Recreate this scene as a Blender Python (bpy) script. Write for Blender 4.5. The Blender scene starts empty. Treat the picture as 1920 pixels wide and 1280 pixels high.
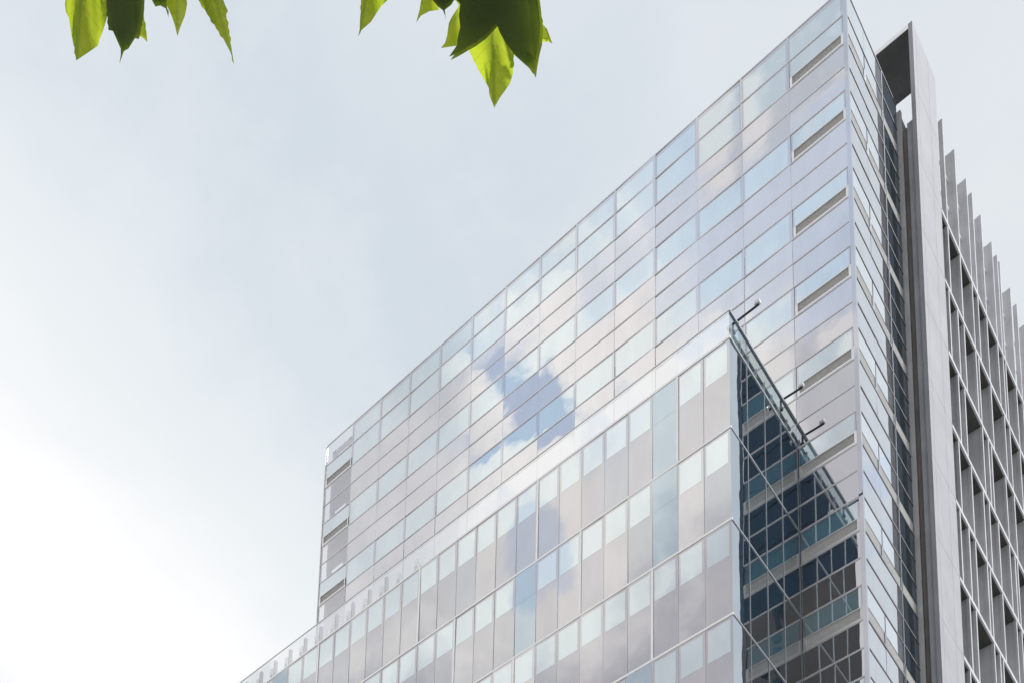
import bpy, bmesh, math, random
from mathutils import Vector, Matrix
random.seed(7)
S = bpy.context.scene
COL = S.collection
# ------------------------------------------------------------------ camera
F_, PX, PY = 2420.2224, 585.7037, 2745.4295          # focal length and principal point (px of a 1920x1280 frame)
YAW, PIT, ROL = 0.783058362, 0.182825226, 0.049197452
ZG = 72.7                                            # height of the top window line of the tower
CAM = Vector((15.970874, -43.623087, ZG - 71.082843))
_F = Vector((-math.sin(YAW)*math.cos(PIT), math.cos(YAW)*math.cos(PIT), math.sin(PIT)))
_R0 = Vector((math.cos(YAW), math.sin(YAW), 0)); _U0 = _R0.cross(_F)
RV = _R0*math.cos(ROL) + _U0*math.sin(ROL); UV = -_R0*math.sin(ROL) + _U0*math.cos(ROL)
cd = bpy.data.cameras.new('camera'); cam = bpy.data.objects.new('camera', cd); COL.objects.link(cam)
cam.matrix_world = Matrix(((RV.x, UV.x, -_F.x, CAM.x), (RV.y, UV.y, -_F.y, CAM.y), (RV.z, UV.z, -_F.z, CAM.z), (0, 0, 0, 1)))
cd.sensor_width = 36; cd.lens = F_/1920*36
cd.shift_x = (960-PX)/1920; cd.shift_y = (PY-640)/1920
cd.clip_start = .05; cd.clip_end = 6000
S.camera = cam

def pdir(u, v):                                      # viewing direction of a photo pixel, unit depth
    return _F + RV*((u-PX)/F_) - UV*((v-PY)/F_)

# ------------------------------------------------------------------ world, sun, exposure
SUN = Vector((.62, .30, .80)).normalized()
W = bpy.data.worlds.new('World'); S.world = W; W.use_nodes = True
nt = W.node_tree; nt.nodes.clear()
def N(t, **k):
    n = nt.nodes.new(t)
    for a, b in k.items(): setattr(n, a, b)
    return n
def LK(a, b): nt.links.new(a, b)
def mth(op, a, b=None, c=None, clamp=False):
    n = N('ShaderNodeMath', operation=op, use_clamp=clamp)
    for i, x in enumerate((a, b, c)):
        if x is None: continue
        if isinstance(x, (int, float)): n.inputs[i].default_value = x
        else: LK(x, n.inputs[i])
    return n.outputs[0]
def mixc(f, a, b):
    n = N('ShaderNodeMix', data_type='RGBA')
    for s, x in ((n.inputs[0], f), (n.inputs[6], a), (n.inputs[7], b)):
        if isinstance(x, (int, float)): s.default_value = x
        elif isinstance(x, tuple): s.default_value = (*x, 1)
        else: LK(x, s)
    return n.outputs[2]
def ramp(x, a, b):                                   # smooth step from a to b
    n = N('ShaderNodeMapRange', interpolation_type='SMOOTHSTEP')
    LK(x, n.inputs[0]); n.inputs[1].default_value = a; n.inputs[2].default_value = b
    return n.outputs[0]
sky = N('ShaderNodeTexSky', sky_type='NISHITA', sun_disc=False)
sky.sun_elevation = math.asin(SUN.z); sky.sun_rotation = math.atan2(SUN.x, SUN.y)
tc = N('ShaderNodeTexCoord'); DIR = tc.outputs['Generated']
def dotd(v):
    n = N('ShaderNodeVectorMath', operation='DOT_PRODUCT'); LK(DIR, n.inputs[0]); n.inputs[1].default_value = Vector(v).normalized()
    return n.outputs['Value']
def noise(scale, detail=5, off=(0, 0, 0), rough=.55, dist=0.):
    m = N('ShaderNodeMapping'); LK(DIR, m.inputs[0]); m.inputs['Location'].default_value = off
    m.inputs['Scale'].default_value = (1, 1, 1.6)
    t = N('ShaderNodeTexNoise'); LK(m.outputs[0], t.inputs['Vector'])
    t.inputs['Scale'].default_value = scale; t.inputs['Detail'].default_value = detail
    t.inputs['Roughness'].default_value = rough; t.inputs['Distortion'].default_value = dist
    return t.outputs['Fac']
n_big = noise(2.2, 4, (3.1, 1.7, .4)); n_mid = noise(5.5, 6, (.3, 5.2, 1.1), .58, .4); n_fin = noise(12, 5, (7, 2, 3), .6)
# thin overcast ahead of the camera, broken cumulus behind it
n_rag = noise(15, 5, (1.3, .4, 2.2), .5, .5); n_soft = noise(7.5, 5, (4.2, 1.4, .7), .5, .3)
veil = mixc(ramp(n_big, .34, .64), (.615, .695, .770), (.705, .760, .815))
veil = mixc(mth('MULTIPLY', ramp(n_mid, .40, .68), .38), veil, (.78, .82, .87))
veil = mixc(mth('MULTIPLY', ramp(n_fin, .42, .68), .24), veil, (.83, .86, .90))
edge = mth('ADD', dotd((-.777, -.079, -.624)), mth('ADD', .008, mth('ADD', mth('MULTIPLY', mth('SUBTRACT', n_soft, .5), .06), mth('MULTIPLY', mth('SUBTRACT', n_rag, .5), .025))))
haze_r = ramp(dotd((.0, .62, .74)), .93, 1.0)
veil = mixc(mth('MULTIPLY', ramp(edge, -.20, -.05), .95), veil, (.855, .895, .92))
veil = mixc(ramp(edge, -.075, .030), veil, mixc(ramp(edge, .07, .13), (1.06, 1.05, 1.045), (.90, .92, .95)))
veil = mixc(mth('MULTIPLY', haze_r, .6), veil, (.79, .825, .855))
n_cl = noise(6, 3, (4.2, 1.4, .7), .45, .3); n_gap = noise(21, 4, (0.6, 3.1, 5.2), .5, .2); n_edge = noise(30, 4, (2.2, 8.1, 3.3), .5, .3)
def blob(v, r0, r1, wob):
    d = mth('ADD', dotd(v), mth('MULTIPLY', mth('ADD', mth('MULTIPLY', mth('SUBTRACT', n_rag, .5), .6), mth('MULTIPLY', mth('SUBTRACT', n_edge, .5), .8)), wob))
    return ramp(d, r0, r1)
cum = mixc(ramp(n_cl, .36, .64), (.685, .70, .73), (.91, .905, .90))
cum = mixc(mth('MULTIPLY', blob((-.212, -.525, .825), .989, .998, .008), .75), cum, (.56, .61, .70))
cum = mixc(mth('MULTIPLY', ramp(n_rag, .44, .64), .8), cum, (1.06, 1.04, 1.015))
cum = mixc(mth('MULTIPLY', blob((-.290, -.665, .688), .984, .998, .010), .75), cum, (.60, .585, .63))
cum = mixc(mth('MULTIPLY', blob((-.335, -.552, .764), .9935, .9985, .006), .9), cum, (1.14, 1.115, 1.08))
cum = mixc(mth('MULTIPLY', blob((-.398, -.583, .708), .9955, .9992, .006), .85), cum, (1.07, 1.04, 1.0))
cum = mixc(mth('MULTIPLY', blob((-.49, -.47, .735), .9955, .9992, .006), .5), cum, (.66, .665, .72))
cum = mixc(mth('MULTIPLY', mth('MULTIPLY', ramp(n_gap, .50, .62), ramp(dotd((-.225, -.54, .811)), .988, .997)), .7), cum, (1.0, .955, .93))
behind = ramp(dotd((0, -1, 0)), -.05, .25)
east = ramp(dotd((1, -.1, .35)), .55, .95)
cloud = mixc(behind, veil, cum)
cloud = mixc(mth('MULTIPLY', east, .6), cloud, (1.05, 1.04, 1.04))
core_gap = mth('MULTIPLY', mth('MULTIPLY', ramp(n_gap, .56, .48), ramp(dotd((-.387, -.5235, .759)), .9990, .9996)), .85)
gap = mth('MULTIPLY', mth('MULTIPLY', ramp(n_gap, .60, .46), ramp(dotd((-.368, -.520, .772)), .9965, .9992)), .42)
gap = mth('MAXIMUM', gap, core_gap)
gap = mth('MAXIMUM', gap, mth('MULTIPLY', mth('MULTIPLY', ramp(n_rag, .42, .56), blob((-.212, -.515, .832), .990, .998, .006)), .6))
gap = mth('MAXIMUM', gap, mth('MULTIPLY', blob((-.415, -.572, .708), .9994, .9997, .0010), .5))
gap = mth('MAXIMUM', gap, mth('MULTIPLY', mth('MULTIPLY', ramp(n_rag, .45, .6), blob((.232, .655, .72), .9984, .9995, .0008)), .8))
cloud = mixc(gap, cloud, (.62, .75, .97))
gap = mth('ADD', mth('MULTIPLY', gap, .16), mth('MULTIPLY', core_gap, .12))
bgc = N('ShaderNodeBackground'); LK(cloud, bgc.inputs[0]); bgc.inputs[1].default_value = 1.0
bgs = N('ShaderNodeBackground'); LK(sky.outputs[0], bgs.inputs[0]); bgs.inputs[1].default_value = .15
mx = N('ShaderNodeMixShader'); LK(gap, mx.inputs[0]); LK(bgc.outputs[0], mx.inputs[1]); LK(bgs.outputs[0], mx.inputs[2])
wo = N('ShaderNodeOutputWorld'); LK(mx.outputs[0], wo.inputs[0])
sl = bpy.data.lights.new('sun', 'SUN'); sl.energy = 3.4; sl.angle = math.radians(3); sl.color = (1, .98, .96)
so = bpy.data.objects.new('sun', sl); COL.objects.link(so); so.rotation_euler = SUN.to_track_quat('Z', 'Y').to_euler()
so.location = (40, -20, 150)
S.view_settings.view_transform = 'Standard'; S.view_settings.look = 'None'
S.view_settings.exposure = 0; S.view_settings.gamma = 1
S.cycles.max_bounces = 10; S.cycles.glossy_bounces = 6; S.cycles.transparent_max_bounces = 12
S.cycles.sample_clamp_indirect = 6

# ------------------------------------------------------------------ materials
def newmat(name):
    global nt
    m = bpy.data.materials.new(name); m.use_nodes = True; nt = m.node_tree; nt.nodes.clear(); return m
def objnoise(scale, detail=4, rough=.55, stretch=(1, 1, 1)):
    c = N('ShaderNodeTexCoord'); mp = N('ShaderNodeMapping'); LK(c.outputs['Object'], mp.inputs[0]); mp.inputs['Scale'].default_value = stretch
    t = N('ShaderNodeTexNoise'); LK(mp.outputs[0], t.inputs['Vector'])
    t.inputs['Scale'].default_value = scale; t.inputs['Detail'].default_value = detail; t.inputs['Roughness'].default_value = rough
    return t.outputs['Fac']
def glass(name, base, tint, refl, edge=.5, wave=.0028, rough=.0, var=.12):
    """coated facade glass: mirror coat over a coloured back layer"""
    m = newmat(name)
    bp = N('ShaderNodeBump'); bp.inputs['Strength'].default_value = 1; bp.inputs['Distance'].default_value = wave
    LK(objnoise(.55, 2, .4), bp.inputs['Height'])
    d = N('ShaderNodeBsdfDiffuse'); v = objnoise(.35, 3)
    LK(mixc(v, tuple(c*(1-var) for c in base), tuple(min(1, c*(1+var)) for c in base)), d.inputs[0])
    g = N('ShaderNodeBsdfGlossy'); g.inputs['Roughness'].default_value = rough
    LK(mixc(ramp(objnoise(1.1, 4, .6, (1, 1, .3)), .3, .7), tuple(c*.945 for c in tint), tint), g.inputs['Color'])
    LK(bp.outputs[0], g.inputs['Normal'])
    fr = N('ShaderNodeFresnel'); fr.inputs[0].default_value = 1.5
    f = mth('ADD', refl, mth('MULTIPLY', fr.outputs[0], edge), clamp=True)
    mx = N('ShaderNodeMixShader'); LK(f, mx.inputs[0]); LK(d.outputs[0], mx.inputs[1]); LK(g.outputs[0], mx.inputs[2])
    o = N('ShaderNodeOutputMaterial'); LK(mx.outputs[0], o.inputs[0]); return m
def clearglass(name, tint, refl, trans):
    m = newmat(name)
    t = N('ShaderNodeBsdfTransparent'); t.inputs[0].default_value = (*trans, 1)
    g = N('ShaderNodeBsdfGlossy'); g.inputs[0].default_value = (*tint, 1); g.inputs['Roughness'].default_value = 0
    fr = N('ShaderNodeFresnel'); fr.inputs[0].default_value = 1.5
    f = mth('ADD', refl, mth('MULTIPLY', fr.outputs[0], .8), clamp=True)
    mx = N('ShaderNodeMixShader'); LK(f, mx.inputs[0]); LK(t.outputs[0], mx.inputs[1]); LK(g.outputs[0], mx.inputs[2])
    o = N('ShaderNodeOutputMaterial'); LK(mx.outputs[0], o.inputs[0]); return m
def solid(name, base, rough=.6, metal=0., var=.15, scale=1.2, stretch=(1, 1, 1), bump=0., spec=.4, streak=0.):
    m = newmat(name); p = N('ShaderNodeBsdfPrincipled')
    f = objnoise(scale, 6, .6, stretch)
    c = mixc(ramp(f, .3, .7), tuple(x*(1-var) for x in base), tuple(min(1, x*(1+var)) for x in base))
    if streak:
        f2 = objnoise(2.2, 5, .65, (1.5, 1.5, .06))
        c = mixc(mth('MULTIPLY', ramp(f2, .5, .75), streak), c, tuple(x*.55 for x in base))
    LK(c, p.inputs['Base Color']); p.inputs['Roughness'].default_value = rough; p.inputs['Metallic'].default_value = metal
    p.inputs['Specular IOR Level'].default_value = spec
    if bump:
        b = N('ShaderNodeBump'); b.inputs['Distance'].default_value = bump; LK(objnoise(scale*14, 4), b.inputs['Height']); LK(b.outputs[0], p.inputs['Normal'])
    o = N('ShaderNodeOutputMaterial'); LK(p.outputs[0], o.inputs[0]); return m
M = {}
M['spandrel'] = glass('mauve spandrel glass', (.12, .117, .128), (.90, .903, .918), .80, .4)
M['window'] = glass('pale window glass', (.30, .58, .70), (.955, .995, 1), .72, .25)
M['frit'] = glass('frit edge glass', (.26, .27, .32), (.9, .92, .96), .66, .25)
M['lowglass_cool'] = glass('cool grey lower pane glass', (.16, .17, .195), (.73, .75, .79), .74, .25)
M['lowglass_warm'] = glass('light grey lower pane glass', (.21, .20, .20), (.82, .82, .835), .76, .25)
M['window_side'] = glass('pale side window glass', (.44, .52, .56), (.98, .985, 1), .82, .4)
M['blue'] = glass('blue tinted vent glass', (.16, .28, .36), (.72, .82, .88), .70, .25)
M['lowglass'] = glass('grey lower pane glass', (.18, .172, .19), (.765, .77, .80), .74, .25)
M['side'] = glass('dark blue side glass', (.012, .028, .040), (.93, .97, 1), .66, .3, .0045)
M['darkstrip'] = glass('dark clear glass', (.02, .028, .036), (.85, .93, 1), .05, .9)
M['clear'] = clearglass('clear screen glass', (.90, .90, .93), .50, (.90, .94, .96))
M['parapet'] = clearglass('parapet glass', (.93, .95, .97), .58, (.84, .90, .93))
M['parapet_side'] = clearglass('parapet side glass', (.8, .9, .95), .05, (.76, .85, .87))
M['alu'] = solid('anodised aluminium', (.70, .69, .70), .38, .75, .04, 3)
M['alu_dark'] = solid('dark aluminium', (.20, .205, .22), .45, .3, .08, 3)
M['midalu'] = solid('grey blue aluminium', (.30, .33, .36), .4, .4, .06, 3)
M['white'] = solid('white coated aluminium', (.88, .875, .87), .34, .8, .03, 2)
M['louver'] = solid('bronze grey louver', (.60, .60, .59), .5, .1, .1, 4, (1, 1, 8))
M['core'] = solid('grey interior slab', (.42, .42, .44), .8)
M['pier'] = solid('pale fair faced concrete', (.375, .385, .42), .75, 0, .06, .7, bump=.003, streak=.10)
M['conc'] = solid('grey fair faced concrete', (.43, .455, .495), .8, 0, .10, .8, bump=.004, streak=.30)
M['conc_lt'] = solid('light concrete fin', (.56, .575, .60), .78, 0, .10, .8, bump=.003, streak=.28)
M['joint'] = solid('grey joint sealant', (.31, .315, .34), .8, 0, .2, 1)
M['recess'] = solid('shade-brown recess wall', (.26, .24, .225), .7, 0, .12, 1, streak=.2)  # brown tone puts the shade of the gap into the colour
M['soffit'] = solid('shade-toned soffit', (.075, .075, .07), .8, 0, .14, .9)  # shade under slabs and in the cells is put into the colour
M['wingglass'] = glass('dark wing window glass', (.03, .032, .035), (.8, .85, .9), .06, .6)
M['steel'] = solid('dark painted steel', (.05, .05, .055), .45, .4, .1, 5)
M['lamp'] = solid('white lamp housing', (.85, .86, .86), .35, 0, .03, 5)
M['ground'] = solid('street paving', (.33, .32, .31), .85, 0, .2, .5, bump=.004)
M['brown'] = solid('brown stone cladding', (.040, .031, .028), .8, 0, .2, .15)
M['navy'] = glass('navy skyscraper glass', (.010, .022, .040), (.5, .65, .8), .03, .25)

# ------------------------------------------------------------------ mesh helpers
ROOT = {}
def thing(name, loc, label, cat, group=None):
    o = bpy.data.objects.new(name, None); COL.objects.link(o); o.location = loc; o.empty_display_size = 1
    o['label'] = label; o['category'] = cat
    if group: o['group'] = group
    ROOT[o.name] = Vector(loc); return o
class MB:
    def __init__(s): s.v = []; s.f = []; s.mi = []; s.rc = True
    def quad(s, a, b, c, d, mi=0):
        n = len(s.v); s.v += [Vector(p) for p in (a, b, c, d)]; s.f.append((n, n+1, n+2, n+3)); s.mi.append(mi); return s
    def box(s, x0, x1, y0, y1, z0, z1, mi=0):
        n = len(s.v); s.v += [Vector((x, y, z)) for x in (x0, x1) for y in (y0, y1) for z in (z0, z1)]
        for f in ((0, 1, 3, 2), (4, 6, 7, 5), (0, 4, 5, 1), (2, 3, 7, 6), (0, 2, 6, 4), (1, 5, 7, 3)):
            s.f.append(tuple(n+i for i in f)); s.mi.append(mi)
        return s
    def tube(s, a, b, r0, r1=None, seg=10, mi=0):
        a = Vector(a); b = Vector(b); r1 = r0 if r1 is None else r1; d = (b-a).normalized()
        u = d.orthogonal().normalized(); w = d.cross(u); n = len(s.v)
        for p, r in ((a, r0), (b, r1)):
            for k in range(seg): t = 2*math.pi*k/seg; s.v.append(p+(u*math.cos(t)+w*math.sin(t))*r)
        for k in range(seg): s.f.append((n+k, n+(k+1) % seg, n+seg+(k+1) % seg, n+seg+k)); s.mi.append(mi)
        s.f.append(tuple(n+k for k in range(seg))[::-1]); s.f.append(tuple(n+seg+k for k in range(seg))); s.mi += [mi, mi]; return s
    def build(s, name, mats, parent=None, base=None, bevel=0, smooth=False):
        me = bpy.data.meshes.new(name)
        b = Vector((0, 0, 0)) if base is None else Vector(base)
        if parent is not None and base is None:
            r = parent
            while r.parent: r = r.parent
            b = ROOT[r.name]
        me.from_pydata([p-b for p in s.v], [], s.f)
        mats = mats if isinstance(mats, (list, tuple)) else [mats]
        for m in mats: me.materials.append(m)
        me.polygons.foreach_set('material_index', s.mi)
        bm = bmesh.new(); bm.from_mesh(me)
        if s.rc: bmesh.ops.recalc_face_normals(bm, faces=bm.faces)
        if bevel: bmesh.ops.bevel(bm, geom=bm.edges[:], offset=bevel, segments=1, affect='EDGES')
        bm.to_mesh(me); bm.free()
        if smooth: me.polygons.foreach_set('use_smooth', [True]*len(me.polygons))
        o = bpy.data.objects.new(name, me); COL.objects.link(o)
        if parent is not None: o.parent = parent
        elif base is not None: o.location = base
        return o
TILT = .0024
BAY = {}
def tilt(bay=None):
    a, b = BAY.setdefault(bay, (random.gauss(0, .0080), random.gauss(0, .0032))) if bay is not None else (0, 0)
    return max(-.014, min(.014, a+random.gauss(0, TILT))), max(-.008, min(.008, b+random.gauss(0, TILT)))
def pane(mb, ax, u0, u1, z0, z1, p, t=None, mi=0, inner=None, sgn=1):
    """slightly tilted glass pane. ax 'y': in the plane Y=p facing -Y, u is X. ax 'x': plane X=p facing +X, u is Y.
    inner=(du0,du1,dz0,dz1): border widths; border takes mi, the field inside takes mi+1"""
    a, b = tilt() if t is None else t
    mb.rc = False
    uc, zc = (u0+u1)/2, (z0+z1)/2
    def P(u, z):
        o = a*(u-uc)+b*(z-zc)
        return (u, p+o, z) if ax == 'y' else (p+o, u, z)
    if inner is None:
        mb.quad(P(u0, z0), P(u1, z0), P(u1, z1), P(u0, z1), mi)
    else:
        i0, i1, j0, j1 = u0+inner[0], u1-inner[1], z0+inner[2], z1-inner[3]
        A = [P(u0, z0), P(u1, z0), P(u1, z1), P(u0, z1)]; B = [P(i0, j0), P(i1, j0), P(i1, j1), P(i0, j1)]
        for k in range(4): mb.quad(A[k], A[(k+1) % 4], B[(k+1) % 4], B[k], mi)
        mb.quad(*B, mi+1)
    return a, b

# ------------------------------------------------------------------ ground
g = MB().quad((-1500, -1500, 0), (1500, -1500, 0), (1500, 1500, 0), (-1500, 1500, 0)).build('ground', M['ground']); g['kind'] = 'structure'

# ------------------------------------------------------------------ glass tower
A_ = 1.542; SP = (4-A_)/2; PP = 1.392
def zl(i):                                           # i = -1 roof edge, 0,1,2,3.. the facade lines from the top down
    if i < 0: return ZG+PP
    n, r = divmod(i, 3); return ZG-4*n-(0, A_, A_+SP)[r]
XB = [-.14, -2.52] + [-2.52-2.1442*k for k in range(1, 14)]    # front mullion lines; XB[-1] = left edge
XL = XB[-1]; YB = [.0, 1.88, 3.88, 5.62]             # mullion lines on the right face
tower = thing('glass_tower', (0, 0, 0), 'tall glass office tower with bright window bands, rising behind the lower glass block', 'building')
core = MB(); core.box(XB[-2]+.15, -.12, .22, 5.5, 0, ZG+PP-.5)
core.build('core', M['core'], tower)
NF = 9                                               # floors of the corner bay modelled pane by pane
for n in range(-1, NF):                              # window rows; n = -1 is the parapet row
    z1, z0 = (zl(-1), zl(0)) if n < 0 else (zl(3*n), zl(3*n+1))
    bays = range(14) if n < 5 else (0,)
    for k in bays:
        x1, x0 = XB[k], XB[k+1]
        vent = n >= 0 and (k == 0 or k == 13)
        if n < 0:
            if k == 13: MB_ = MB(); pane(MB_, 'y', x0, x1, z0, z1, 0); MB_.build('parapet_pane', M['clear'], tower)
            else: MB_ = MB(); pane(MB_, 'y', x0, x1, z0, z1, 0, tilt(k), inner=(.10, .10, .02, .26)); MB_.build('parapet_pane', [M['frit'], M['window']], tower)
        elif not vent:
            MB_ = MB(); pane(MB_, 'y', x0, x1, z0, z1, 0, tilt(k), inner=(.11, .11, .0, .13)); MB_.build('window', [M['frit'], M['window']], tower)
        else:
            zv = z0+.59
            MB_ = MB(); pane(MB_, 'y', x0+.05, x1-.02, zv, z1, 0, tilt(k), inner=(.08, .06, .02, .10)); w = MB_.build('vent_window', [M['frit'], M['window']], tower)
            MB_ = MB()
            for s in range(7): MB_.box(x0+.17, x1-.10, .030, .052, z0+.11+s*.066, z0+.135+s*.066)
            MB_.box(x0+.17, x1-.10, .045, .08, z0+.10, zv); MB_.build('louver', M['louver'], w)
            MB_ = MB(); MB_.box(x0+.06, x0+.17, -.02, .16, z0+.03, zv); MB_.box(x1-.10, x1+.10 if k == 0 else x1+.02, -.02, .10, z0+.03, zv)
            MB_.box(x0+.17, x1-.10, -.03, .13, z0+.02, z0+.10); MB_.box(x0+.06, x1, -.025, .05, zv-.035, zv); MB_.build('frame', M['white'], w)
for n in range(0, NF):                               # spandrel bands: two strips below every window row
    for i in (3*n+1, 3*n+2):
        z1, z0 = zl(i), zl(i+1)
        if z1 < ZG-4*NF+.1: continue
        ks = range(14) if z0 > ZG-20.1 else (0,)
        b = MB(); c = MB()
        for k in ks:
            if k == 13: pane(c, 'y', XB[k+1], XB[k], z0, z1, 0)
            else: pane(b, 'y', XB[k+1], XB[k] if k else -.0, z0, z1, 0, tilt(k))
        b.build('spandrel_band', M['spandrel'], tower)
        if c.v: c.build('end_screen_pane', M['clear'], tower)
# right face
for n in range(-1, NF):
    z1, z0 = (zl(-1), zl(0)) if n < 0 else (zl(3*n), zl(3*n+1))
    for k in range(3):
        y0, y1 = YB[k], YB[k+1]
        mats = [M['spandrel'], M['window_side']] if k < 2 else [M['darkstrip'], M['darkstrip']]
        if n < 0:
            MB_ = MB(); pane(MB_, 'x', y0, y1, z0, z1, 0, (random.gauss(0, .0018), random.gauss(0, .0018)), inner=(.06, .06, .02, .2)); MB_.build('parapet_pane', mats, tower)
        else:
            zv = z0+.59
            MB_ = MB(); pane(MB_, 'x', y0+.03, y1-.03, zv, z1, 0, (random.gauss(0, .0018), random.gauss(0, .0018)), inner=(.06, .06, .02, .1)); w = MB_.build('vent_window', mats, tower)
            MB_ = MB()
            for s in range(6):
                zz = z0+.09+s*.085
                MB_.quad((-.045, y0+.08, zz), (-.045, y1-.08, zz), (-.01, y1-.08, zz+.07), (-.01, y0+.08, zz+.07))
            MB_.quad((-.05, y0, z0), (-.05, y1, z0), (-.05, y1, zv), (-.05, y0, zv)); MB_.build('louver', M['louver'], w)
            MB_ = MB(); MB_.box(-.10, .018, y0-.0, y0+.10, z0+.03, zv); MB_.box(-.10, .018, y1-.10, y1-.002, z0+.03, zv)
            MB_.box(-.09, .022, y0+.10, y1-.10, z0+.02, z0+.05); MB_.build('frame', M['midalu'], w)
    if n < 0: continue
    for i in (3*n+1, 3*n+2):
        b = MB()
        for k in range(3): pane(b, 'x', YB[k], YB[k+1], zl(i+1), zl(i), 0, t=(random.gauss(0, .0022), random.gauss(0, .0022)), mi=0 if k < 2 else 1)
        b.build('spandrel_band', [M['spandrel'], M['darkstrip']], tower)
# transoms: slim ledges running round the corner
for i in range(-1, 3*NF+1):
    z = zl(i); hh = .062
    xl = XL if z > ZG-20.1 else XB[1]
    b = MB(); b.box(xl, .020, -.020, .03, z-hh/2, z+hh/2, 0); b.box(-.03, .020, .03, 5.62, z-hh/2, z+hh/2, 1)
    b.build('transom' if i >= 0 else 'coping', [M['alu'], M['alu_dark']], tower)
# mullions: front joints and corner post
for k in range(1, 15):
    b = MB()
    zb = ZG-20.0 if k > 1 else ZG-4*NF
    b.box(XB[k]-.006, XB[k]+.006, -.012, .03, zb, ZG+PP)
    for n in range(-1, NF if k == 1 else 5):
        z1, z0 = (zl(-1)-.03, zl(0)+.03) if n < 0 else (zl(3*n)-.06, zl(3*n+1)+.03)
        b.box(XB[k]-.036, XB[k]+.036, -.02, .03, z0, z1)
    b.build('mullion', M['frit'], tower)
MB().box(-.03, .018, YB[2]-.03, YB[2]+.03, ZG-4*NF, ZG+PP).build('mullion', M['midalu'], tower)
MB().box(-.14, .028, -.028, .10, ZG-4*NF, ZG+PP-.03).build('corner_post', M['frit'], tower)
MB().box(XL-.03, XL+.02, -.06, .12, ZG-22, ZG+PP).build('end_trim', M['white'], tower)
# raking braces and posts behind the glass end screen
b = MB()
for n in range(0, 6):
    zt, zb = zl(3*n)+.12, zl(3*n+2)-.1
    b.box(XL+.08, XB[-2]+.15, .42, .60, zb, zt)
    zo = zl(3*n-1) if n else ZG+PP; b.box(XL+.10, XL+.35, .42, .60, zt, zo-.1); b.box(XB[-2]-.75, XB[-2]+.15, .42, .60, zt, zo-.1)
    b.tube((XL+.3, .5, zo-.25), (XL+.95, .5, zt), .06, seg=8)
b.box(XL+.1, XB[-2]+.15, .42, .60, ZG+PP-.3, ZG+PP-.12)
b.build('end_bracing', M['core'], tower)
# facade below the frame
b = MB()
for n in range(NF, 18):
    for i, mi in ((3*n, 1), (3*n+1, 0), (3*n+2, 0)):
        z1 = zl(i); z0 = max(0.05, zl(i+1))
        if z1 <= .1: continue
        pane(b, 'y', XB[1], 0, z0+.03, z1-.03, 0, mi=mi); 
        for k in range(3): pane(b, 'x', YB[k], YB[k+1], z0+.03, z1-.03, 0, mi=mi)
b.build('lower_facade', [M['spandrel'], M['window']], tower)

# ------------------------------------------------------------------ lower glass block
PX0, PD = -2.4974, -5.8684
U = 1.0721
ZP = [ZG-20-4*k for k in range(14)]; ZT = ZG-20+1.2222
block = thing('glass_block', (PX0, PD, 0), 'lower glass block with tall narrow panes and dark side in front of the tower', 'building')
NX = 30; XE = PX0-NX*U
MB().box(XE+.1, PX0-.16, PD+.22, -.06, 0, ZP[0]-.35).build('core', M['core'], block)
vis = [26, 20, 14, 8, 3]
BLUE = {(0, 2), (1, 2), (1, 8), (3, 3), (0, 22), (2, 13)}
WHITE = {0: (2, 8, 14, 20), 1: (6, 12, 18), 2: (3, 9), 3: (5,), 4: ()}
rest = MB()
for r in range(13):
    z1, z0 = ZP[r], ZP[r+1]
    for k in range(NX):
        x1, x0 = PX0-k*U, PX0-(k+1)*U
        if r < 5 and k < vis[r]:
            t = tilt(('p', k//2)); bl = (r, k) in BLUE
            b = MB(); pane(b, 'y', x0, x1, z0, z1, PD, t)
            w = b.build('window', M['blue'] if bl else random.choice((M['lowglass'], M['lowglass'], M['lowglass_cool'], M['lowglass_warm'])), block)
            if bl: w['label'] = 'blue tinted vent pane'
            b = MB(); zt, zb = z1-.17, z1-1.50; a, c = t; xc, zc = (x0+x1)/2, (z0+z1)/2
            def P(u, z): return (u, PD-.003+a*(u-xc)+c*(z-zc), z)
            e = .035 if bl else .10; b.rc = False
            b.quad(P(x0+e, zb), P(x1-e, zb), P(x1-e, zt), P(x0+e, zt)); b.build('upper_pane', M['blue'] if bl else M['window'], w)
        else:
            pane(rest, 'y', x0, x1, z0, z1-1.5, PD, mi=0); pane(rest, 'y', x0, x1, z1-1.5, z1, PD, mi=1)
o = rest.build('lower_facade', [M['lowglass'], M['window']], block); o['kind'] = 'stuff'
SY = [PD, -4.50, -3.02, -1.58, 0.0]
low = MB()
for r in range(13):
    for k in range(4):
        if r < 5:
            b = MB(); pane(b, 'x', SY[k], SY[k+1]-.004, ZP[r+1], ZP[r], PX0); b.build('side_window', M['side'], block)
        else: pane(low, 'x', SY[k], SY[k+1]-.004, ZP[r+1], ZP[r], PX0)
low.build('lower_side', M['side'], block)
for k in range(26):                                  # glass parapet
    b = MB(); pane(b, 'y', PX0-(k+1)*U+.006, PX0-k*U-.006, ZP[0], ZT, PD); b.build('parapet_pane', M['parapet'], block)
for k in range(4):
    b = MB(); pane(b, 'x', SY[k]+.006, SY[k+1]-.01, ZP[0], ZT, PX0); b.build('parapet_side_pane', M['parapet_side'], block)
for r in range(6):
    z = ZP[r]; b = MB()
    b.box(XE, PX0+.026, PD-.026, PD+.03, z-.045, z+.045, 0); b.box(PX0-.03, PX0+.026, PD+.03, -.058, z-.03, z+.03, 1)
    b.build('transom', [M['white'], M['midalu']], block)
b = MB(); b.box(XE, PX0+.03, PD-.018, PD+.018, ZT-.022, ZT+.022); b.build('parapet_rail', M['alu'], block)
b = MB(); b.box(PX0-.06, PX0+.04, PD+.03, -.06, ZT-.05, ZT+.04); b.box(PX0-.30, PX0-.22, PD+.4, -.1, ZT-.24, ZT-.14)
b.build('side_rail', M['midalu'], block)
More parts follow.
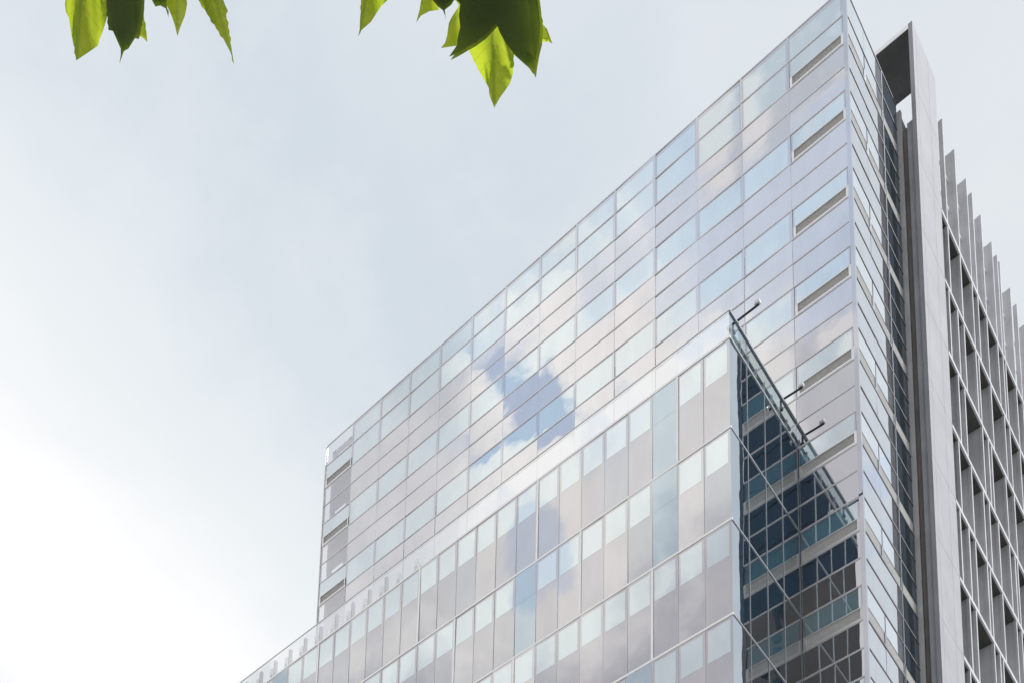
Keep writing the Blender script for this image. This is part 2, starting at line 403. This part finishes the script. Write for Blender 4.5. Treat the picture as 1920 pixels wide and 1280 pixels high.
for k in range(1, 27):                               # mullions
    b = MB(); xm = PX0-k*U
    b.box(xm-.008, xm+.008, PD-.014, PD+.03, ZP[5], ZP[0]-.05)
    b.build('mullion', M['alu'], block)
    for r in range(5):
        if k in WHITE[r]:
            MB().box(xm-.048, xm+.048, PD-.03, PD+.02, ZP[r+1]+.036, ZP[r]-.066).build('white_mullion', M['white'], block)
for k in range(1, 4):
    MB().box(PX0-.03, PX0+.022, SY[k]-.013, SY[k]+.013, ZP[6], ZP[0]-.066).build('side_mullion', M['midalu'], block)
MB().box(PX0-.03, PX0+.016, -.10, -.062, ZP[6], ZP[0]-.066).build('side_mullion', M['midalu'], block)
for k in range(16, 27):                              # posts that carry the parapet glass
    xm = PX0-k*U-.10
    MB().box(xm-.07, xm+.07, PD+.12, PD+.26, ZP[0]-.3, ZT-.12).build('parapet_post', M['core'], block)
b = MB(); b.box(XE, PX0-.35, PD+.55, PD+.75, ZP[0]-.3, ZP[0]+.55); b.box(PX0-.62, PX0-.42, PD+.75, -.1, ZP[0]-.3, ZP[0]+.50)
for s in range(8):
    y = PD+.5+s*.68; b.box(PX0-.34, PX0-.16, y, y+.07, ZP[0]+.05, ZT-.16)
b.build('roof_upstand', M['white'], block)
b = MB()
for k in range(14, 27):                              # small plant brackets seen through the parapet
    xm = PX0-k*U-.55; b.box(xm-.16, xm+.02, PD+.35, PD+.5, ZP[0]+.55, ZT-.12); b.box(xm-.1, xm+.2, PD+.35, PD+.5, ZP[0]+.56, ZP[0]+.75)
b.build('roof_bracket', M['alu'], block)

# ------------------------------------------------------------------ floodlight arms on the roof edge
def arm(y, x0, x1, z, dz, label):
    t = thing('floodlight_arm', (x0, y, z), label, 'floodlight', 'floodlight arms over the dark side of the lower block')
    b = MB(); b.tube((x0, y, z), (x1, y, z+dz), .042, seg=10); b.tube((x0, y, z-.35), (x0, y, z+.05), .04, seg=10); b.build('arm', M['steel'], t)
    b = MB(); b.box(x0-.10, x0+.06, y-.08, y+.08, z-.45, z-.33); b.build('bracket', M['steel'], t)
    b = MB(); b.box(x1-.16, x1+.05, y-.09, y+.09, z+dz+.035, z+dz+.16); b.build('lamp_head', M['lamp'], t, bevel=.015)
arm(-5.10, -2.72, -1.68, ZG-18.50, .02, 'dark bracket arm with white lamp at the sharp front corner of the lower block roof')
arm(-1.00, -2.72, -1.82, ZG-18.36, -.06, 'dark bracket arm with white lamp where the lower block roof nears the tower')

# ------------------------------------------------------------------ concrete wing
wing = thing('concrete_wing', (.84, 5.63, 0), 'pale concrete building with deep fin grid and tall portal pier at the right', 'building')
GX = .84; Y0 = 8.5; MOD = .41; GZ = [ZG-2.27-3.94*k for k in range(18)]; YE = 8.5+56*MOD
b = MB(); b.box(-26, -1.3, 6.0, YE, 0, GZ[0]-.3); b.build('wall', M['conc'], wing)
MB().box(.66, GX, 5.63, Y0, 0, ZG+5.42).build('pier', M['pier'], wing)
b = MB()
for k in range(-2, 18):
    z = GZ[0]-3.94*k+.02
    if z < ZG+5.3: b.box(.70, GX+.003, 5.64, Y0-.01, z-.010, z+.010)
b.box(.70, GX+.003, 7.55, 7.565, 0, ZG+5.40); b.box(.70, GX+.003, 6.02, 6.03, 0, ZG+5.40)
b.build('panel_joint', M['joint'], wing)
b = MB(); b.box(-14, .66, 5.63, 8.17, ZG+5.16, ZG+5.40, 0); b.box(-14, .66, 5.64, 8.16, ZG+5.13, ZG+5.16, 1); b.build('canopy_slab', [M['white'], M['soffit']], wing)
b = MB(); b.box(-14, -10, 6.1, 8.1, GZ[0]-.3, ZG+5.13); b.build('lift_core', M['conc'], wing)
MB().box(.40, .66, 5.72, 8.0, 0, ZG+.05).build('side_wall', M['conc'], wing)
MB().box(.17, .40, 5.86, 8.0, 0, ZG+.05).build('recess_wall', M['recess'], wing)
MB().box(-.02, .17, 5.63, 5.80, 0, ZG+1.0).build('jamb', M['conc_lt'], wing)
b = MB(); b.box(-.60, .12, 5.9, 7.2, 0, ZG+.9); b.build('back_panel', M['conc'], wing)
# floor slabs, recessed windows
for k in range(18):
    z = GZ[k]
    b = MB(); b.box(-1.3, GX+.012, Y0, YE, z-.10, z+.10, 0); b.quad((-1.29, Y0, z-.104), (GX-.06, Y0, z-.104), (GX-.06, YE, z-.104), (-1.29, YE, z-.104), 1)  # dark sheet below carries the recess shade as colour
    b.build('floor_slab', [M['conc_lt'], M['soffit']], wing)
    zb = GZ[k+1]+.10 if k < 17 else 0
    MB().quad((-1.02, Y0, zb), (-1.02, YE, zb), (-1.02, YE, z-.105), (-1.02, Y0, z-.105)).build('window_strip', M['wingglass'], wing)
PA = [2, 6, 10, 12, 15.2, 19.2, 21.2, 22.2, 26.4, 29, 32.4, 34, 38.2, 41, 43, 47.4, 50, 53]
PB = [1.2, 4, 6.1, 10, 11, 15.3, 20.3, 22.3, 26.3, 30, 31.2, 35, 40, 42, 46, 48.3, 52]
PC = [3, 5.1, 11, 13, 14.1, 19.3, 22.5, 27, 29.2, 35, 37, 38.2, 44, 47, 51, 54]
def fin(b, m, z0, z1, x0):
    y = Y0+m*MOD
    b.box(x0, GX-.14, y-.045, y+.045, z0, z1, 0)     # web
    b.box(GX-.14, GX, y-.065, y+.065, z0, z1, 0)     # thicker outer edge
restf = MB()
for k in range(18):
    pat = (PA, PB, PC)[k % 3]
    z1 = GZ[k]-.10; z0 = GZ[k+1]+.10 if k < 17 else 0
    for m in pat:
        if k < 7 and m < 27-1.2*k:
            b = MB(); fin(b, m, z0, z1, -1.0); b.build('fin', M['conc_lt'], wing)
        else: fin(restf, m, z0, z1, -1.0)
for m in PA:                                          # blades standing above the roof line
    b = MB(); y = Y0+m*MOD; z0, z1 = GZ[0]+.10, ZG+3.88
    deep = .40 if m in (6, 10, 15.2, 19.2, 26.4, 32.4, 38.2, 43, 50) else .64
    b.box(deep, GX-.15, y-.035, y+.035, z0, z1); b.box(GX-.15, GX, y-.06, y+.06, z0, z1)
    b.build('roof_blade', M['conc_lt'], wing)
o = restf.build('lower_fins', M['conc_lt'], wing); o['kind'] = 'stuff'
b = MB(); b.box(.46, .52, Y0, YE, GZ[0]+2.6, GZ[0]+2.72); b.box(.46, .52, Y0, YE, GZ[0]+4.4, GZ[0]+4.5); b.build('blade_tie', M['conc_lt'], wing)

# ------------------------------------------------------------------ dark skyscraper across the street, seen mirrored in the glass
sk = thing('brown_skyscraper', (32, -96, 0), 'tall brown skyscraper with navy window bands behind the viewer, mirrored in the dark glass', 'building')
MB().box(8, 56, -120, -72, 0, 165).build('wall', M['brown'], sk)
for n in range(36):
    b = MB(); z = 6+4.2*n
    if z < 116: b.box(14, 14.8, -72.0, -71.9, z, z+3.4); b.box(30, 30.8, -72.0, -71.9, z, z+3.4); b.box(43, 43.8, -72.0, -71.9, z, z+3.4)
    else: b.box(9, 55, -72.0, -71.9, z, z+4.0)
    b.build('window_band', M['navy'], sk)

# ------------------------------------------------------------------ plane tree over the camera
def leafmat():
    m = newmat('translucent tree leaf')
    f = objnoise(28, 5, .6); uvn = N('ShaderNodeUVMap'); uvn.uv_map = 'vein'
    sp = N('ShaderNodeSeparateXYZ'); LK(uvn.outputs[0], sp.inputs[0])
    ax = mth('ABSOLUTE', sp.outputs[0])
    mid = mth('SUBTRACT', 1, ramp(ax, .004, .022))   # midrib
    ph = mth('SUBTRACT', sp.outputs[1], mth('MULTIPLY', ax, 1.1))
    ln = mth('ABSOLUTE', mth('SUBTRACT', mth('FRACT', mth('MULTIPLY', ph, 7.5)), .5))
    lat = mth('MULTIPLY', mth('SUBTRACT', 1, ramp(ln, .01, .06)), .55)
    vein = mth('MAXIMUM', mid, lat)
    col = mixc(ramp(f, .3, .7), (.020, .046, .006), (.032, .066, .009))
    colv = mixc(mth('MULTIPLY', vein, .5), col, (.15, .21, .05))
    tcol = mixc(ramp(f, .3, .7), (.56, .70, .030), (.68, .78, .055))
    tcolv = mixc(mth('MULTIPLY', vein, .45), tcol, (.20, .30, .03))
    d = N('ShaderNodeBsdfDiffuse'); LK(colv, d.inputs[0])
    t = N('ShaderNodeBsdfTranslucent'); LK(tcolv, t.inputs[0])
    b = N('ShaderNodeBump'); b.inputs['Distance'].default_value = .0007; LK(mth('ADD', mth('MULTIPLY', f, .5), mth('MULTIPLY', vein, .6)), b.inputs['Height'])
    for s in (d, t): LK(b.outputs[0], s.inputs['Normal'])
    mx = N('ShaderNodeMixShader'); mx.inputs[0].default_value = .72; LK(d.outputs[0], mx.inputs[1]); LK(t.outputs[0], mx.inputs[2])
    g = N('ShaderNodeBsdfGlossy'); g.inputs['Roughness'].default_value = .42; LK(b.outputs[0], g.inputs['Normal'])
    m2 = N('ShaderNodeMixShader'); m2.inputs[0].default_value = .02; LK(mx.outputs[0], m2.inputs[1]); LK(g.outputs[0], m2.inputs[2])
    o = N('ShaderNodeOutputMaterial'); LK(m2.outputs[0], o.inputs[0]); return m
M['leaf'] = leafmat(); M['bark'] = solid('mottled plane bark', (.20, .16, .12), .85, 0, .35, 6, (1, 1, .5), bump=.01)
TB = Vector((CAM.x+2.6, CAM.y-2.4, 0))
tree = thing('plane_tree', TB, 'leafy street tree whose backlit green lobed leaves hang into the top edge of the view', 'tree')
def at(u, v, D): return CAM + pdir(u, v)*D
def leaf(pts, tip, base, D, tu=0., tv=0., fold=.10, name='leaf'):
    """pts: outline in photo pixels. D: distance along the view axis at the tip; tu,tv: how the blade leans away (m per 100 px)"""
    bm = bmesh.new(); rnd = random.Random(int(sum(p[0]*3+p[1] for p in pts)))
    out = []
    n = len(pts)
    for i in range(n):
        p, q = Vector(pts[i]), Vector(pts[(i+1) % n]); L = (q-p).length; k = max(1, int(L/7))
        nr = Vector((q.y-p.y, p.x-q.x)); nr = nr.normalized() if nr.length else nr
        for j in range(k):
            c = p.lerp(q, j/k)
            if j and k >= 4: c = c + nr*(2.3*math.sin(j/k*math.pi)*((j % 2)-.5) + rnd.uniform(-.35, .35))
            out.append(c)
    vs = [bm.verts.new((c.x, c.y, 0)) for c in out]
    es = [bm.edges.new((vs[i], vs[(i+1) % len(vs)])) for i in range(len(vs))]
    bmesh.ops.triangle_fill(bm, edges=es, use_beauty=True)
    for _ in range(3):
        bmesh.ops.subdivide_edges(bm, edges=[e for e in bm.edges if e.calc_length() > 14], cuts=1)
        bmesh.ops.triangulate(bm, faces=bm.faces[:]); bmesh.ops.beautify_fill(bm, faces=bm.faces[:], edges=[e for e in bm.edges if len(e.link_faces) == 2])
    T, Bz = Vector(tip), Vector(base); ax = (T-Bz); Ln = ax.length; ax.normalize(); pr = Vector((-ax.y, ax.x))
    uv = bm.loops.layers.uv.new('vein')
    for f in bm.faces:
        for l in f.loops:
            r = Vector(l.vert.co.xy)-Bz; l[uv].uv = (r.dot(pr)/Ln, r.dot(ax)/Ln)
    R = ROOT[tree.name]
    for v in bm.verts:
        c = Vector(v.co.xy); r = c-Bz; s = r.dot(pr); t = r.dot(ax)/Ln
        d = D + tu*(c.x-T.x)/100 + tv*(c.y-T.y)/100 + fold*.45*abs(s)/100 + .02*math.sin(t*3)*1 + .006*math.sin(s/9+t*5)
        v.co = at(c.x, c.y, d)-R
    me = bpy.data.meshes.new(name); bm.to_mesh(me); bm.free(); me.materials.append(M['leaf'])
    me.polygons.foreach_set('use_smooth', [True]*len(me.polygons))
    o = bpy.data.objects.new(name, me); COL.objects.link(o); o.parent = tree; return o
def z7(*l): return [(80+x*.20833, y*.20833) for x, y in l]
def z8(*l): return [(640+x*.22917, y*.22917) for x, y in l]
LV = [
 # outline, tip, base, depth, tu, tv, fold
 (z7((190, -500), (215, -260), (200, 40), (208, 110), (236, 165), (255, 290), (276, 400), (300, 548), (340, 522), (420, 468), (500, 412), (510, 365), (548, 270), (578, 165), (590, -20), (640, -260), (600, -520), (400, -720)), z7((300, 548))[0], z7((400, -720))[0], 2.35, .03, -.05, .04),
 (z7((560, -320), (572, 60), (590, 272), (632, 282), (672, 372), (702, 440), (703, 500), (690, 578), (730, 465), (772, 440), (832, 345), (866, 355), (884, 290), (908, 150), (918, -40), (980, -320), (760, -620)), z7((690, 578))[0], z7((760, -620))[0], 2.20, -.05, -.10, .06),
 (z7((800, -200), (840, 200), (872, 325), (905, 345), (942, 382), (934, 290), (912, 150), (900, -200)), z7((942, 382))[0], z7((850, -200))[0], 2.42, 0, -.03, .02),
 (z7((900, -420), (975, -10), (1015, 62), (1060, 52), (1106, 78), (1140, 180), (1118, 40), (1120, -200), (1040, -520)), z7((1106, 78))[0], z7((1010, -520))[0], 2.25, .04, -.08, .05),
 (z7((1080, -350), (1096, -10), (1122, 60), (1166, 160), (1190, 232), (1213, 328), (1242, 240), (1282, 140), (1300, 40), (1296, -120), (1340, -360), (1200, -620)), z7((1213, 328))[0], z7((1200, -620))[0], 2.45, .05, -.04, .04),
 (z7((1180, -380), (1390, -10), (1480, 130), (1562, 262), (1642, 382), (1690, 474), (1728, 615), (1716, 540), (1698, 420), (1682, 280), (1652, 132), (1668, 100), (1642, 48), (1615, -30), (1600, -260), (1420, -620)), z7((1728, 615))[0], z7((1380, -620))[0], 2.40, .06, -.05, .05),
 (z8((60, -500), (150, -120), (160, 0), (154, 130), (150, 242), (138, 305), (166, 248), (242, 182), (282, 120), (322, 58), (390, -10), (560, -200), (480, -560), (260, -700)), z8((138, 305))[0], z8((330, -700))[0], 2.45, .04, -.05, .04),
 (z8((560, -300), (655, -10), (640, 82), (612, 188), (652, 130), (722, 94), (802, 84), (760, -60), (820, -320), (700, -520)), z8((612, 188))[0], z8((720, -520))[0], 2.40, .05, -.05, .03),
 (z8((640, -300), (735, -10), (790, 55), (832, 88), (852, 140), (858, 195), (848, 110), (845, 84), (900, 42), (925, 0), (990, -220), (840, -500)), z8((858, 195))[0], z8((830, -500))[0], 2.22, -.03, -.10, .05),
 (z8((900, -60), (962, 50), (905, 140), (880, 190), (866, 290), (850, 350), (815, 395), (880, 386), (950, 375), (1020, 330), (1080, 100), (1040, -220)), z8((815, 395))[0], z8((1030, -220))[0], 2.42, .02, -.05, .04),
 (z8((760, -420), (900, -30), (962, 20), (985, 60), (975, 150), (985, 250), (962, 350), (958, 400), (892, 495), (960, 462), (1030, 420), (1102, 380), (1182, 320), (1250, 250), (1284, 208), (1312, 290), (1362, 380), (1420, 455), (1482, 512), (1560, 580), (1592, 640), (1602, 560), (1622, 450), (1642, 370), (1652, 250), (1636, 100), (1620, -20), (1760, -300), (1500, -640), (1200, -760), (900, -680)), z8((1592, 640))[0], z8((1250, -700))[0], 2.18, -.03, -.06, .03),
 (z8((980, 130), (1050, 430), (1112, 560), (1162, 640), (1206, 722), (1212, 782), (1252, 885), (1292, 810), (1342, 740), (1382, 682), (1406, 600), (1414, 450), (1440, 150), (1320, -160), (1100, -120)), z8((1252, 885))[0], z8((1230, -160))[0], 2.45, .02, -.06, .07),
 (z8((1560, 60), (1620, 220), (1660, 214), (1684, 240), (1702, 290), (1728, 360), (1690, 342), (1640, 346), (1560, 330)), z8((1728, 360))[0], z8((1560, 60))[0], 2.40, .02, -.05, .03),
]
leaves = []
for (pts, tip, base, D, tu, tv, fold) in LV: leaves.append(leaf(pts, tip, base, D, tu, -tv*1.5, fold))
DARK = (1, 3, 8, 10, 12); R = ROOT[tree.name]
def wpt(i, f=.0):                                    # a point of a leaf near its tip third, world space
    pts, tip, base, D, tu, tv, fold = LV[i]; c = Vector(tip).lerp(Vector(base), f)
    return at(c.x, c.y, D + tu*(c.x-tip[0])/100 - tv*1.5*(c.y-tip[1])/100)
# twigs, limb and trunk
twig = MB()
N1, N2 = at(250, -520, 2.02), at(930, -520, 2.02)
for i in range(len(LV)):
    b0 = wpt(i, 1.0); n0 = N1 if i < 6 else N2
    twig.tube(b0, b0.lerp(n0, .6)+Vector((0, 0, .03)), .0022, .003, 6); twig.tube(b0.lerp(n0, .6)+Vector((0, 0, .03)), n0, .003, .0035, 6)
J = at(1500, -1500, 1.7); K = Vector((TB.x, TB.y, 4.2))
twig.tube(N1, N2, .005, .009, 8); twig.tube(N2, J, .009, .02, 8); twig.build('twig', M['bark'], tree)
limb = MB(); limb.tube(J, K, .02, .07, 10); limb.tube(K, K+Vector((-.8, -1.6, 2.6)), .09, .03, 10); limb.tube(K, K+Vector((1.5, -.6, 2.4)), .09, .03, 10); limb.tube(K+Vector((0, 0, -.1)), K+Vector((.3, -1.8, 1.5)), .08, .03, 10); limb.build('limb', M['bark'], tree)
tr = MB(); tr.tube(TB, TB+Vector((.03, 0, .5)), .24, .18, 16); tr.tube(TB+Vector((.03, 0, .5)), TB+Vector((.02, .03, 2.4)), .18, .15, 16); tr.tube(TB+Vector((.02, .03, 2.4)), K, .15, .10, 16); tr.build('trunk', M['bark'], tree, smooth=True)
# rest of the crown, outside the view; unseen leaves added over the dark ones keep sun and sky off
crown = MB(); rnd = random.Random(3)
LOBE = [(0, -.5), (.16, -.34), (.42, -.40), (.30, -.14), (.52, .10), (.26, .12), (.20, .26), (0, .62), (-.20, .26), (-.26, .12), (-.52, .10), (-.30, -.14), (-.42, -.40), (-.16, -.34)]
def addleaf(p, nrm, s, a):
    u = nrm.orthogonal().normalized(); w = nrm.cross(u); c, q = math.cos(a), math.sin(a); n = len(crown.v)
    for x, y in LOBE:
        crown.v.append(p + (u*(x*c-y*q)+w*(x*q+y*c))*s - nrm*s*.25*abs(x))
    crown.f.append(tuple(range(n, n+len(LOBE)))); crown.mi.append(0)
def proj(p):
    d = p-CAM; z = d.dot(_F)
    return (PX+F_*d.dot(RV)/z, PY-F_*d.dot(UV)/z) if z > .05 else (0, -9999)
lit = [wpt(i, f) for i in range(len(LV)) if i not in DARK for f in (0, .1, .25)]
def ok(p, s, shade=False):
    u, v = proj(p); m = s*2420/1.8
    if -m*1.2 < u < 1920+m*1.2 and v > -m*1.2-20 and v < 1400: return False
    for q in lit:
        t = (p-q).dot(SUN)
        if t > 0 and (p-q-SUN*t).length < s*.62+.03: return False
    return True
for i in DARK:  # occluder leaves added toward the sun, out of view
    for f in (0, .1, .2, .3, .45):
        for rep in range(60):
            p = wpt(i, f) + SUN*rnd.uniform(.35, .9) + Vector((rnd.gauss(0, .03), rnd.gauss(0, .03), 0)); s = rnd.uniform(.11, .19)
            if ok(p, s): addleaf(p, (SUN+Vector((rnd.gauss(0, .2), rnd.gauss(0, .2), 0))).normalized(), s, rnd.uniform(0, 6.3))
for i in DARK:
    for rep in range(500):
        p = wpt(i, .15) + Vector((rnd.uniform(-1.3, 1.3), rnd.uniform(-1.6, .9), rnd.uniform(.5, 1.6))); s = rnd.uniform(.12, .2)
        if ok(p, s): addleaf(p, Vector((rnd.gauss(0, .4), rnd.gauss(0, .4), 1)).normalized(), s, rnd.uniform(0, 6.3))
for i in DARK:                                        # unseen leaf copies added behind the dark ones to block light
    pts, tip, base, D, tu, tv, fold = LV[i]; c = Vector((sum(p[0] for p in pts)/len(pts), sum(p[1] for p in pts)/len(pts)))
    for d, sc in ((.008, .985), (.02, .97), (.04, .95), (.07, .93), (.10, .90)):
        q = [Vector(tip).lerp(c, .0)+(Vector(p)-Vector(tip))*sc + (c-Vector(tip)).normalized()*(8+90*d) for p in pts]
        n = len(crown.v)
        for p in q: crown.v.append(at(p.x, p.y, D+d+tu*(p.x-tip[0])/100-tv*1.5*(p.y-tip[1])/100))
        crown.f.append(tuple(range(n, n+len(q)))); crown.mi.append(0)
CN = [K+Vector((-.8, -1.6, 2.6)), K+Vector((1.5, -.6, 2.4)), K+Vector((.3, -1.8, 1.5)), K+Vector((0, -.6, 2.2)), J+Vector((.6, -.5, .7)), K+Vector((-.2, -.8, 3.4))]
for c in CN:
    for _ in range(260):
        p = c + Vector((rnd.gauss(0, .55), rnd.gauss(0, .5), rnd.gauss(0, .45))); s = rnd.uniform(.10, .2)
        if ok(p, s): addleaf(p, Vector((rnd.gauss(0, .5), rnd.gauss(0, .5), 1)).normalized(), s, rnd.uniform(0, 6.3))
o = crown.build('foliage_with_light_blockers', M['leaf'], tree); o['kind'] = 'stuff'  # crown leaves plus the added light-blocking leaves
